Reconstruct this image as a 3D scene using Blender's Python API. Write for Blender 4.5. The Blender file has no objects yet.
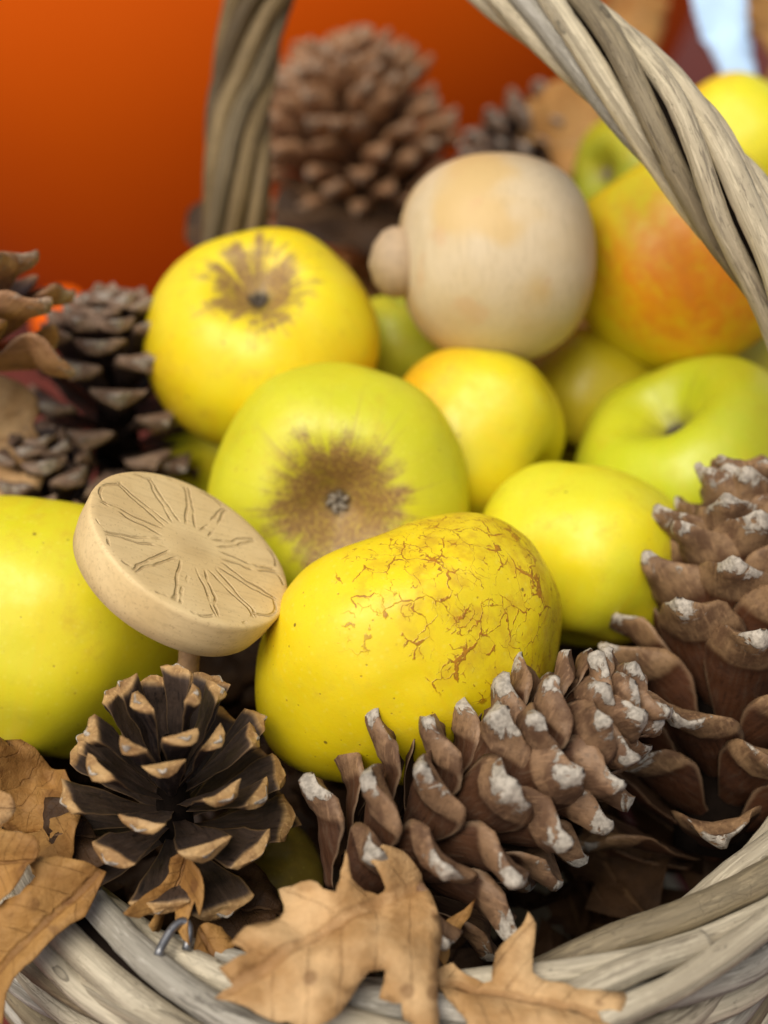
import bpy, bmesh, math, random
from mathutils import Vector, Matrix, noise
from mathutils.geometry import delaunay_2d_cdt
R = math.radians
PI = math.pi
sc = bpy.context.scene
COL = sc.collection

# ------------------------------------------------------------------ camera
PITCH = R(32); VF = R(40)
CAM = Vector((0, 0, 0.41))
FPX = 512 / math.tan(VF / 2)
RT = Vector((1, 0, 0)); FW = Vector((0, math.cos(PITCH), -math.sin(PITCH))); UP = Vector((0, math.sin(PITCH), math.cos(PITCH)))
def P(px, py, d):                       # a point of the place from where it shows and how deep it lies
    return CAM + RT * ((px - 384) / FPX * d) + UP * ((512 - py) / FPX * d) + FW * d
def D(r, u, t):                         # direction: right, up, towards the viewer
    return (RT * r + UP * u - FW * t).normalized()
cd = bpy.data.cameras.new('camera'); cam = bpy.data.objects.new('camera', cd); COL.objects.link(cam)
cam.location = CAM; cam.rotation_euler = (PI / 2 - PITCH, 0, 0)
cd.sensor_fit = 'VERTICAL'; cd.sensor_height = 24; cd.lens = 12 / math.tan(VF / 2)
cd.clip_start = .01; cd.clip_end = 200
cd.dof.use_dof = True; cd.dof.focus_distance = 0.343; cd.dof.aperture_fstop = cd.lens / 8.8
sc.camera = cam

# ------------------------------------------------------------------ light
w = bpy.data.worlds.new('World'); sc.world = w; w.use_nodes = True
nt = w.node_tree; bg = nt.nodes['Background']
sky = nt.nodes.new('ShaderNodeTexSky'); sky.sky_type = 'NISHITA'; sky.sun_disc = False
SUN_EL, SUN_AZ = R(58), R(215)          # azimuth clockwise from +Y: behind the camera, to the left
sky.sun_elevation = SUN_EL; sky.sun_rotation = SUN_AZ
sky.dust_density = 2.5; sky.ozone_density = 1.0
hs = nt.nodes.new('ShaderNodeHueSaturation'); hs.inputs['Saturation'].default_value = .55
nt.links.new(sky.outputs[0], hs.inputs['Color']); nt.links.new(hs.outputs[0], bg.inputs[0]); bg.inputs[1].default_value = 0.10
sd = bpy.data.lights.new('sun', 'SUN'); so = bpy.data.objects.new('sun', sd); COL.objects.link(so)
sd.energy = 3.2; sd.angle = R(50); sd.color = (1, .92, .78)
sdir = Vector((math.sin(SUN_AZ) * math.cos(SUN_EL), math.cos(SUN_AZ) * math.cos(SUN_EL), math.sin(SUN_EL)))
so.rotation_euler = sdir.to_track_quat('Z', 'Y').to_euler(); so.location = sdir * 3
sc.view_settings.view_transform = 'Standard'; sc.view_settings.look = 'None'; sc.view_settings.exposure = 0

# ------------------------------------------------------------------ node helpers
class G:
    def __init__(s, name):
        s.m = bpy.data.materials.new(name); s.m.use_nodes = True
        s.nt = s.m.node_tree; s.b = s.nt.nodes['Principled BSDF']
        s.tc = s.nt.nodes.new('ShaderNodeTexCoord')
        s.obj = s.tc.outputs['Object']; s.uv = s.tc.outputs['UV']
    def put(s, sock, v):
        if isinstance(v, bpy.types.NodeSocket): s.nt.links.new(v, sock)
        elif isinstance(v, (tuple, list)) and len(v) == 3 and sock.type == 'RGBA': sock.default_value = (*v, 1)
        else: sock.default_value = v
    def n(s, t, ins={}, **props):
        k = s.nt.nodes.new('ShaderNode' + t)
        for a, b in props.items(): setattr(k, a, b)
        for a, b in ins.items(): s.put(k.inputs[a], b)
        return k
    def math(s, op, a, b=0.0, c=0.0, clamp=False):
        return s.n('Math', {0: a, 1: b, 2: c}, operation=op, use_clamp=clamp).outputs[0]
    def mul(s, a, b): return s.math('MULTIPLY', a, b)
    def add(s, a, b): return s.math('ADD', a, b)
    def sub(s, a, b): return s.math('SUBTRACT', a, b)
    def step(s, v, lo, hi, a=0.0, b=1.0):
        return s.n('MapRange', {0: v, 1: lo, 2: hi, 3: a, 4: b}, interpolation_type='SMOOTHSTEP').outputs[0]
    def mix(s, f, a, b, mode='MIX'):
        k = s.nt.nodes.new('ShaderNodeMix'); k.data_type = 'RGBA'; k.blend_type = mode
        s.put(k.inputs[0], f); s.put(k.inputs[6], a); s.put(k.inputs[7], b)
        return k.outputs[2]
    def noise(s, v, scale, detail=3.0, rough=.55, dist=0.0, out=0):
        return s.n('TexNoise', {'Vector': v, 'Scale': scale, 'Detail': detail, 'Roughness': rough, 'Distortion': dist}).outputs[out]
    def vor(s, v, scale, feature='F1', rnd=1.0):
        return s.n('TexVoronoi', {'Vector': v, 'Scale': scale, 'Randomness': rnd}, feature=feature)
    def vs(s, v, k):                     # componentwise scale
        return s.n('VectorMath', {0: v, 1: k}, operation='MULTIPLY').outputs[0]
    def va(s, v, k):
        return s.n('VectorMath', {0: v, 1: k}, operation='ADD').outputs[0]
    def dot(s, v, k):
        return s.n('VectorMath', {0: v, 1: k}, operation='DOT_PRODUCT').outputs['Value']
    def sep(s, v):
        k = s.n('SeparateXYZ', {0: v}); return k.outputs
    def comb(s, x, y, z): return s.n('CombineXYZ', {0: x, 1: y, 2: z}).outputs[0]
    def attr(s, name): return s.n('Attribute', {}, attribute_name=name)
    def bump(s, h, strength, dist=.001):
        k = s.n('Bump', {'Height': h, 'Strength': strength, 'Distance': dist}); s.put(s.b.inputs['Normal'], k.outputs[0])
    def done(s, col, rough=.6, **k):
        s.put(s.b.inputs['Base Color'], col); s.put(s.b.inputs['Roughness'], rough)
        for a, b in k.items(): s.put(s.b.inputs[a.replace('_', ' ')], b)
        return s.m

# ------------------------------------------------------------------ object helpers
def build(name, verts, faces, mat, parent=None, uv=None, attrs=None, smooth=True):
    me = bpy.data.meshes.new(name); me.from_pydata([tuple(v) for v in verts], [], faces)
    if uv:
        l = me.uv_layers.new(name='UVMap')
        for lp in me.loops: l.data[lp.index].uv = uv[lp.vertex_index]
    for a, vals in (attrs or {}).items():
        at = me.attributes.new(a, 'FLOAT', 'POINT'); at.data.foreach_set('value', vals)
    if smooth: me.polygons.foreach_set('use_smooth', [True] * len(me.polygons))
    me.materials.append(mat); me.update()
    o = bpy.data.objects.new(name, me); COL.objects.link(o)
    if parent: o.parent = parent
    return o
def tag(o, label=None, cat=None, group=None, kind=None):
    for k, v in (('label', label), ('category', cat), ('group', group), ('kind', kind)):
        if v: o[k] = v
    return o
def thing(name, loc, rot=None):
    o = bpy.data.objects.new(name, None); COL.objects.link(o); o.empty_display_size = .02
    o.matrix_world = Matrix.Translation(loc) @ (rot.to_4x4() if rot else Matrix())
    return o
def frame(z, x=None, spin=0):            # rotation whose local Z looks along z
    z = z.normalized(); x = x or Vector((.31, .87, .12))
    y = z.cross(x).normalized(); x = y.cross(z)
    return Matrix((x, y, z)).transposed() @ Matrix.Rotation(spin, 3, 'Z')
def nz(p, s, o=0): return noise.noise(Vector(p) * s + Vector((o * 7.31, o * 3.17, o * 5.77)))
def sstep(a, b, x):
    t = max(0, min(1, (x - a) / (b - a))); return t * t * (3 - 2 * t)

def tube(pts, rad, seg=12, v0=0, closed=False, caps=True):      # verts, faces, uv along u (metres), round v
    n = len(pts); V = []; F = []; U = []
    ref = Vector((.13, .21, .97)); L = 0
    prev = None
    for i, p in enumerate(pts):
        if closed: t = (pts[(i + 1) % n] - pts[i - 1]).normalized()
        else: t = (pts[min(i + 1, n - 1)] - pts[max(i - 1, 0)]).normalized()
        if prev is None: a = t.cross(ref).normalized()
        else: a = (prev - t * prev.dot(t)).normalized()
        prev = a; b = t.cross(a)
        if i: L += (p - pts[i - 1]).length
        for k in range(seg):
            an = 2 * PI * k / seg; r = rad(i / (n - 1), an, p) if callable(rad) else rad
            V.append(p + a * (math.cos(an) * r) + b * (math.sin(an) * r)); U.append((L, k / seg + v0))
    m = n if closed else n - 1
    for i in range(m):
        for k in range(seg):
            j = ((i + 1) % n) * seg; k2 = (k + 1) % seg
            F.append((i * seg + k, i * seg + k2, j + k2, j + k))
    if caps and not closed:
        F.append(tuple(range(seg))[::-1]); F.append(tuple((n - 1) * seg + k for k in range(seg)))
    return V, F, U
def merge(*parts):
    V = []; F = []; U = []
    for v, f, u in parts:
        o = len(V); V += v; U += u; F += [tuple(i + o for i in q) for q in f]
    return V, F, U
def spline(c, n, closed=False):
    out = []; m = len(c); segs = m if closed else m - 1
    for i in range(segs):
        p1 = c[i]; p2 = c[(i + 1) % m]
        p0 = c[i - 1] if (closed or i) else p1 * 2 - p2
        p3 = c[(i + 2) % m] if (closed or i + 2 < m) else p2 * 2 - p1
        for k in range(n):
            t = k / n
            out.append(.5 * ((2 * p1) + (p2 - p0) * t + (2 * p0 - 5 * p1 + 4 * p2 - p3) * t * t + (3 * p1 - p0 - 3 * p2 + p3) * t ** 3))
    if not closed: out.append(c[-1].copy())
    return out
def lathe(prof, seg=64, fn=None):        # prof: (r, z) bottom to top; fn distorts
    V = []; F = []; U = []
    for i, (r, z) in enumerate(prof):
        for k in range(seg):
            a = 2 * PI * k / seg; p = Vector((r * math.cos(a), r * math.sin(a), z))
            V.append(fn(p) if fn else p); U.append((k / seg, i / (len(prof) - 1)))
    for i in range(len(prof) - 1):
        for k in range(seg):
            k2 = (k + 1) % seg; F.append((i * seg + k, i * seg + k2, (i + 1) * seg + k2, (i + 1) * seg + k))
    F.append(tuple(range(seg))[::-1]); F.append(tuple((len(prof) - 1) * seg + k for k in range(seg)))
    return V, F, U

ZR = CAM.z - .2655                       # height of the basket rim
# ------------------------------------------------------------------ materials
def apple_mat(name, Rr, ca, cb, seed, green=None, greenamt=0, blush=None, blushdir=(1, 0, 0), blushlo=.2, russet=0.0, rstreak=.25, net=None, base_mark=0, spots=.5, russet_col=(.34, .175, .07)):
    g = G(name)
    p = g.va(g.vs(g.obj, (1 / Rr,) * 3), (0, 0, 0))
    ps = g.va(p, (seed * 3.7, seed * 1.9, seed * 5.3))
    x, y, z = g.sep(p)
    rho = g.math('SQRT', g.add(g.mul(x, x), g.mul(y, y)))
    inv = g.math('DIVIDE', 1.0, g.math('MAXIMUM', rho, .02))
    dirv = g.comb(g.mul(x, inv), g.mul(y, inv), g.mul(z, .25))      # constant along meridians
    up = g.step(z, -.1, .15)
    n1 = g.noise(ps, 1.4, 2)
    n3 = g.noise(ps, 9, 4)
    col = g.mix(g.step(n1, .35, .65), ca, cb)
    strk = g.noise(g.va(g.vs(dirv, (7, 7, 2)), (seed, 0, seed)), 1.0, 4, .6)
    col = g.mix(g.mul(g.step(strk, .45, .75), .35), col, tuple(c * k for c, k in zip(ca, (1.05, .88, 1))))
    if green: col = g.mix(g.mul(g.step(g.add(g.mul(z, .6), g.mul(n1, .9)), .2, .8), greenamt), col, green)
    if blush:
        d = g.dot(p, blushdir)
        f = g.step(g.add(d, g.add(g.mul(g.sub(strk, .5), .35), g.mul(g.sub(n3, .5), .6))), blushlo, blushlo + .75)
        col = g.mix(f, col, blush)
    col = g.mix(g.mul(g.step(n3, .5, .8), .18), col, (.45, .36, .03))
    sm = g.noise(g.va(ps, (4, 1, 8)), 2.6, 5, .7)
    col = g.mix(g.mul(g.step(sm, .54, .74), .38), col, (.55, .33, .02))
    dust = g.noise(ps, 60, 3, .7)
    col = g.mix(g.mul(g.step(dust, .62, .74), .28), col, (.40, .26, .03))
    v4 = g.vor(g.va(ps, (2, 5, 1)), 17)
    col = g.mix(g.mul(g.step(v4.outputs['Distance'], .30, .10), .13), col, (.86, .80, .16))
    # lenticels
    v = g.vor(ps, 13)
    rnd = g.sep(v.outputs['Color'])[0]
    sp = g.mul(g.step(v.outputs['Distance'], .13, .05), g.step(rnd, 1 - spots, 1 - spots + .1))
    col = g.mix(g.mul(sp, .6), col, (.30, .15, .02))
    v2 = g.vor(ps, 5.2); rnd2 = g.sep(v2.outputs['Color'])[1]
    sp2 = g.mul(g.step(v2.outputs['Distance'], .09, .04), g.step(rnd2, .72, .8))
    col = g.mix(g.mul(sp2, .8), col, (.12, .06, .012))
    h = g.mul(sp, -.25)
    fine = g.noise(ps, 34, 4, .65)
    if russet:
        st = g.noise(g.va(g.vs(dirv, (4.5, 4.5, 1.5)), (seed, seed, 0)), 1.0, 6, .75)
        e = g.add(g.sub(russet, rho), g.add(g.mul(g.sub(st, .5), rstreak * 2.1), g.mul(g.sub(g.noise(ps, 4.5, 5, .65), .5), rstreak * 1.9)))
        f = g.mul(g.step(e, -.13, .17), up)
        f = g.mul(f, g.step(fine, .26, .52, .55, 1))
        ray = g.noise(g.va(g.vs(dirv, (16, 16, 2)), (seed, 3, 0)), 1.0, 4, .7)
        ray = g.mul(g.mul(g.step(ray, .57, .66), up), g.step(rho, russet + .45, russet * .8))
        col = g.mix(g.mul(ray, .45), col, russet_col)
        rc = g.mix(g.step(fine, .35, .7), russet_col, tuple(c * .55 for c in russet_col))
        rc = g.mix(g.mul(g.step(g.noise(ps, 5, 3), .5, .75), .6), rc, (.30, .23, .02))
        col = g.mix(g.mul(f, .93), col, rc)
        # the bottom of the dimple darkened in the colour
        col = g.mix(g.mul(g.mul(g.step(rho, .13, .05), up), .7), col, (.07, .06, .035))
        h = g.add(h, g.mul(f, g.mul(fine, .6)))
    if net:
        q = g.va(ps, g.vs(g.n('TexNoise', {'Vector': ps, 'Scale': 6.0, 'Detail': 4.0}).outputs['Color'], (.20, .20, .20)))
        e1 = g.vor(g.vs(q, (1.15, 1.15, .62)), 6.0, 'DISTANCE_TO_EDGE').outputs['Distance']
        e2 = g.vor(g.vs(q, (1.1, 1.1, .8)), 12, 'DISTANCE_TO_EDGE').outputs['Distance']
        area = g.step(g.add(g.dot(p, net), g.mul(g.sub(g.noise(ps, 2.2, 2), .5), 1.1)), .30, .85)
        br = g.noise(ps, 6.5, 3, .6)
        wd = g.mul(g.step(g.noise(g.va(ps, (9, 2, 4)), 8, 2), .35, .7), .040)
        l1 = g.mul(g.step(g.sub(e1, wd), .014, -.010), g.step(g.add(br, g.mul(area, .16)), .53, .60))
        l2 = g.mul(g.step(g.sub(e2, wd), .012, -.012), g.step(g.add(g.noise(ps, 9, 3, .6), g.mul(area, .14)), .60, .66))
        ln = g.mul(g.math('MAXIMUM', l1, g.mul(l2, .8)), g.step(area, .0, .35))
        stain = g.mul(g.mul(area, g.step(br, .42, .70)), .6)
        col = g.mix(stain, col, (.55, .30, .01))
        col = g.mix(g.mul(ln, .88), col, g.mix(g.step(fine, .4, .65), (.44, .16, .006), (.27, .095, .008)))
        h = g.add(h, g.mul(ln, .5))
    if base_mark:
        f = g.step(g.add(g.sub(.30, rho), g.mul(g.sub(strk, .5), .4)), -.05, .2)
        f = g.mul(f, g.step(z, .1, -.15))
        col = g.mix(g.mul(f, .75), col, (.24, .15, .015))
    g.bump(g.add(h, g.add(g.mul(n3, .25), g.mul(dust, .12))), .45, .0006)
    return g.done(col, g.step(g.add(g.mul(n3, .6), g.mul(sm, .4)), .3, .7, .33, .58), Subsurface_Weight=.12, Subsurface_Radius=(.006, .004, .0008), Subsurface_Scale=1.0, Coat_Weight=.06, Coat_Roughness=.3)

def cone_mat(name, low, up, apo, apo2, resin, resin_amt, s0, edge=(.3, .2, .12), slope=2.2):
    g = G(name)
    s = g.attr('along').outputs['Fac']; si = g.attr('side').outputs['Fac']; tt = g.attr('across').outputs['Fac']
    rnd = g.n('ObjectInfo').outputs['Random']
    o = g.va(g.obj, g.comb(g.mul(rnd, 3.1), g.mul(rnd, 7.7), g.mul(rnd, 1.3)))
    n = g.noise(o, 160, 4, .6)
    fine = g.noise(o, 700, 3, .6)
    streak = g.noise(g.vs(o, (90, 900, 900)), 1.0, 3, .6)
    body = g.mix(g.step(si, .42, .58), low, up)
    body = g.mix(g.mul(g.step(streak, .50, .70), .75), body, tuple(c * 1.7 for c in up))
    body = g.mix(g.mul(g.step(streak, .46, .30), .75), body, tuple(c * .35 for c in low))
    body = g.mix(g.mul(g.step(n, .5, .7), .5), body, tuple(c * .45 for c in low))
    body = g.mix(g.mul(g.step(g.math('ABSOLUTE', tt), .86, .99), .6), body, edge)
    body = g.mix(g.mul(g.step(rnd, .3, 1.0), .25), body, tuple(c * 1.7 for c in low))
    a = g.mix(g.step(n, .38, .62), apo, apo2)
    a = g.mix(g.mul(g.step(fine, .5, .70), .35), a, tuple(c * .42 for c in apo2))
    a = g.mix(g.mul(g.step(streak, .52, .70), .5), a, tuple(min(1, c * 1.5) for c in apo))
    f = g.step(g.add(s, g.mul(g.sub(n, .5), .07)), s0 - .04, s0 + .03)
    col = g.mix(f, body, a)
    rs = g.noise(o, 150, 5, .68, .8)
    e = g.add(g.mul(g.sub(s, resin_amt), slope), g.mul(g.sub(rs, .5), 2.4))
    e = g.add(e, g.mul(g.sub(g.n('TexWhiteNoise', {0: rnd}, noise_dimensions='3D').outputs['Value'], .5), .25))
    f2 = g.mul(g.step(e, .02, .16), g.step(si, .85, .6))
    col = g.mix(g.mul(f2, .9), col, g.mix(g.step(fine, .35, .65), resin, tuple(c * .55 for c in resin)))
    g.bump(g.add(g.mul(streak, .5), g.add(g.mul(n, .5), g.add(g.mul(f2, .5), g.mul(fine, .3)))), .8, .0006)
    return g.done(col, g.step(n, .3, .7, .5, .75), Specular_IOR_Level=.35)

def leaf_mat(name, ca, cb, cv, dark=(.16, .07, .02), blot=.4):
    g = G(name)
    x, y, z = g.sep(g.uv)
    rnd = g.n('ObjectInfo').outputs['Random']
    o = g.va(g.obj, g.comb(g.mul(rnd, 1.1), rnd, g.mul(rnd, 3)))
    n = g.noise(o, 55, 4, .6); n2 = g.noise(o, 260, 4, .65); n4 = g.noise(o, 900, 3, .6)
    col = g.mix(g.step(n, .35, .65), ca, cb)
    col = g.mix(g.mul(g.step(n2, .45, .75), .35), col, tuple(c * .6 for c in cb))
    col = g.mix(g.mul(g.step(g.noise(o, 95, 5, .7, .8), .58, .70), blot), col, dark)
    ay = g.math('ABSOLUTE', g.add(y, g.mul(g.sub(n, .5), .03)))
    mid = g.step(ay, .035, .012)
    ph = g.sub(g.mul(x, 6.5), g.add(g.mul(ay, 4.2), g.mul(g.sub(n, .5), .5)))
    tri = g.math('ABSOLUTE', g.sub(g.math('FRACT', ph), .5))
    lat = g.mul(g.step(tri, .045, .012), g.step(n2, .35, .6, .1, .55))
    vv = g.math('MAXIMUM', mid, lat)
    ret = g.vor(o, 520, 'DISTANCE_TO_EDGE').outputs['Distance']
    rt = g.step(ret, .10, .02)
    col = g.mix(g.mul(vv, .6), col, cv)
    col = g.mix(g.mul(rt, .05), col, tuple(c * .5 for c in cb))
    vd = g.vor(o, 150); rd = g.sep(vd.outputs['Color'])[0]
    col = g.mix(g.mul(g.mul(g.step(vd.outputs['Distance'], .32, .16), g.step(rd, .72, .80)), .6), col, dark)
    col = g.mix(g.mul(g.step(g.noise(g.va(o, (3, 3, 3)), 75, 4, .6), .52, .66), .45), col, tuple(min(1, c * 1.35) for c in ca))
    g.bump(g.add(g.mul(vv, -.8), g.add(g.mul(n2, .9), g.add(g.mul(rt, -.07), g.mul(n4, .2)))), .9, .0007)
    m = g.done(col, .62, Specular_IOR_Level=.3)
    tr = g.n('BsdfTranslucent', {'Color': col}); mx = g.n('MixShader', {0: .22})
    out = g.nt.nodes['Material Output']
    g.nt.links.new(g.b.outputs[0], mx.inputs[1]); g.nt.links.new(tr.outputs[0], mx.inputs[2]); g.nt.links.new(mx.outputs[0], out.inputs[0])
    return m

def willow_mat(name, light, mid, dark, stain):
    g = G(name)
    x, y, z = g.sep(g.uv)
    ang = g.mul(y, 2 * PI)
    rnd = g.n('ObjectInfo').outputs['Random']
    q = g.comb(g.add(x, g.mul(rnd, 9)), g.mul(g.math('SINE', ang), .005), g.add(g.mul(g.math('COSINE', ang), .005), g.mul(g.math('FLOOR', g.mul(y, .5)), .31)))
    fib = g.noise(g.vs(q, (40, 1100, 1100)), 1.0, 5, .65)
    pat = g.noise(g.vs(q, (75, 520, 520)), 1.0, 5, .66, .35)
    big = g.noise(g.vs(q, (16, 70, 70)), 1.0, 3)
    spk = g.noise(g.vs(q, (300, 520, 520)), 1.0, 4, .7)
    col = g.mix(g.step(big, .36, .62), light, mid)
    col = g.mix(g.mul(g.step(fib, .42, .68), .6), col, tuple(c * .66 for c in mid))
    msk = g.step(g.noise(g.va(g.vs(q, (22, 90, 90)), (5, 2, 7)), 1.0, 2), .40, .62)
    col = g.mix(g.mul(g.mul(g.step(pat, .52, .60), stain), msk), col, dark)
    pat2 = g.noise(g.va(g.vs(q, (110, 600, 600)), (3.3, 1.7, 9)), 1.0, 4, .6, .4)
    col = g.mix(g.mul(g.step(pat2, .54, .64), .45), col, tuple(min(1, c * 1.25) for c in light))
    col = g.mix(g.mul(g.step(spk, .60, .72), .55), col, tuple(c * .5 for c in dark))
    ck = g.vor(g.va(g.vs(q, (210, 330, 330)), g.vs(g.n('TexNoise', {'Vector': g.vs(q, (120, 300, 300)), 'Scale': 1.0}).outputs['Color'], (.9, .9, .9))), 1.0, 'DISTANCE_TO_EDGE').outputs['Distance']
    ckl = g.mul(g.step(ck, .045, .010), g.step(g.noise(g.va(g.vs(q, (30, 120, 120)), (1, 8, 3)), 1.0, 2), .48, .60))
    col = g.mix(g.mul(ckl, .14), col, tuple(c * .6 for c in dark))
    # knots: little rings
    v = g.vor(g.vs(q, (95, 170, 170)), 1.0)
    r1 = g.sep(v.outputs['Color'])[0]; dd = v.outputs['Distance']
    ring = g.mul(g.mul(g.step(dd, .30, .26), g.step(dd, .12, .22, .35, 1)), g.step(r1, .93, .94))
    col = g.mix(g.mul(ring, .65), col, tuple(c * .55 for c in dark))
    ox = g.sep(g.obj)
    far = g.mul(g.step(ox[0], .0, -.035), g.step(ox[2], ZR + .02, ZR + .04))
    col = g.mix(far, col, g.mix(1.0, col, (.40, .32, .20), 'MULTIPLY'))      # shade on the far leg painted into its colour
    g.bump(g.add(g.mul(fib, .8), g.add(g.mul(pat, -.4), g.add(g.mul(spk, .3), g.mul(ckl, -.2)))), .8, .0007)
    return g.done(col, g.step(pat, .35, .65, .48, .72), Specular_IOR_Level=.4)

def plain(name, col, rough=.6, var=.25, scale=60, bump=.2, **k):
    g = G(name)
    n = g.noise(g.obj, scale, 4, .6); n2 = g.noise(g.obj, scale * 6, 3, .6)
    c = g.mix(g.mul(g.step(n, .35, .68), var * 2), col, tuple(v * .55 for v in col))
    g.bump(g.add(n, g.mul(n2, .4)), bump, .0006)
    return g.done(c, rough, **k)

YEL = (.80, .66, .012); YEL2 = (.72, .64, .02); GRN = (.52, .60, .03)
M_calyx = plain('dry calyx', (.10, .075, .05), .8, .4, 400, .6)
M_calyx_pale = plain('felted calyx', (.34, .29, .22), .9, .6, 500, .8)
M_stem = plain('apple stem', (.16, .09, .04), .8, .4, 300, .6)
M_coneA = cone_mat('dark pine scale', (.014, .008, .007), (.048, .030, .021), (.46, .285, .120), (.29, .16, .062), (.50, .45, .38), .980, .930, (.24, .14, .06), 24)
M_coneB = cone_mat('brown pine scale', (.072, .030, .014), (.060, .036, .022), (.24, .140, .075), (.120, .062, .032), (.48, .43, .36), .885, .66, (.30, .20, .12), 3.2)
M_coneC = cone_mat('red brown pine scale', (.080, .029, .012), (.060, .034, .020), (.27, .160, .080), (.135, .070, .034), (.52, .46, .38), .90, .66, (.33, .21, .12), 3.2)
M_coneD = cone_mat('grey tipped pine scale', (.035, .020, .016), (.05, .033, .026), (.25, .165, .11), (.15, .09, .06), (.40, .34, .28), .93, .80, (.1,.06,.04), 5)
M_coneF = cone_mat('light brown pine scale', (.18, .085, .038), (.13, .065, .034), (.37, .20, .10), (.27, .135, .062), (.45, .32, .22), .92, .6)
M_core = plain('cone core', (.010, .006, .004), .95, .4, 200, .5, Specular_IOR_Level=.1)
M_leaf = leaf_mat('tan oak leaf', (.50, .27, .085), (.40, .19, .05), (.52, .33, .14), (.22, .09, .025), .45)
M_leaf_light = leaf_mat('pale tan leaf', (.66, .43, .21), (.48, .265, .10), (.36, .19, .075), (.20, .09, .03), .6)
M_leaf_gold = leaf_mat('golden brown leaf', (.44, .235, .07), (.30, .14, .036), (.20, .09, .03), (.15, .06, .02), .45)
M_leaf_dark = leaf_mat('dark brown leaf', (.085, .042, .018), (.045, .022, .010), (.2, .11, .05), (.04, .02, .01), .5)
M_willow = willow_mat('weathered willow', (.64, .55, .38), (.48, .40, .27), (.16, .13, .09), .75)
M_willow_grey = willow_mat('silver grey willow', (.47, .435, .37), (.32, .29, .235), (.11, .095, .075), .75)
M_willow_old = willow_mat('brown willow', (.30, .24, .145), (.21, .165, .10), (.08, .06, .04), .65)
M_wire = plain('dull wire', (.30, .30, .31), .38, .3, 300, .3, Metallic=.85)

def wood_mat(name, ca, cb, rings=False):
    g = G(name)
    gr = g.noise(g.vs(g.obj, (60, 900, 900)), 1.0, 4, .6, .3)
    n = g.noise(g.obj, 45, 3); n2 = g.noise(g.obj, 420, 4, .65)
    col = g.mix(g.step(n, .35, .65), ca, cb)
    col = g.mix(g.mul(g.step(gr, .45, .75), .4), col, tuple(c * .68 for c in cb))
    col = g.mix(g.mul(g.step(n2, .55, .75), .22), col, tuple(c * .6 for c in cb))
    h = g.add(g.mul(gr, .3), g.mul(n2, .2))
    return g, col, h
g, col, h = wood_mat('turned pale wood', (.66, .53, .345), (.62, .475, .27))
band = g.noise(g.vs(g.obj, (26, 26, 26)), 1.0, 2)
col = g.mix(g.mul(g.step(band, .50, .62), .6), col, (.62, .40, .13))
col = g.mix(g.mul(g.step(g.noise(g.obj, 70, 2), .60, .72), .35), col, (.60, .34, .17))
g.bump(h, .3, .0004); M_ball = g.done(col, .55)
g, col, h = wood_mat('sawn pale wood', (.78, .585, .30), (.70, .505, .24))
x, y, z = g.sep(g.vs(g.obj, (1 / .03,) * 3))
rr = g.math('SQRT', g.add(g.mul(x, x), g.mul(y, y)))
an = g.math('ARCTAN2', y, x)
wob = g.sub(g.noise(g.obj, 90, 2), .5)
ph = g.add(g.mul(an, 13 / (2 * PI)), g.mul(wob, .5))
fr = g.math('ABSOLUTE', g.sub(g.math('FRACT', ph), .5))           # 0 mid-segment, .5 at the border
dl = g.mul(g.sub(.5, fr), g.mul(rr, 2 * PI / 13))                  # distance to the border in radii
vary = g.noise(g.obj, 130, 2)
line = g.mul(g.step(g.math('ABSOLUTE', g.sub(dl, g.mul(.052, g.math('SUBTRACT', 1.15, rr)))), .018, .004), g.mul(g.step(rr, .26, .36), g.step(rr, .86, .80)))
line = g.mul(line, g.step(vary, .34, .50))
arc = g.math('ABSOLUTE', g.sub(rr, g.add(.80, g.mul(g.math('COSINE', g.mul(fr, PI)), .085))))
line2 = g.mul(g.step(arc, .020, .005), g.step(vary, .50, .60))
gro = g.mul(g.math('MAXIMUM', line, line2), g.step(z, -.12, -.02))
hub = g.mul(g.step(rr, .25, .08), g.step(z, -.12, -.02))
col = g.mix(g.mul(g.step(g.noise(g.obj, 1100, 2), .60, .70), .35), col, (.34, .22, .10))
col = g.mix(g.mul(gro, .40), col, (.26, .15, .055))
col = g.mix(g.mul(hub, .25), col, (.36, .23, .10))
g.bump(g.add(g.mul(h, .25), g.mul(gro, -.7)), .8, .0008); M_disc = g.done(col, .6)
M_peg = plain('peeled twig', (.42, .25, .12), .7, .35, 300, .5)

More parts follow.
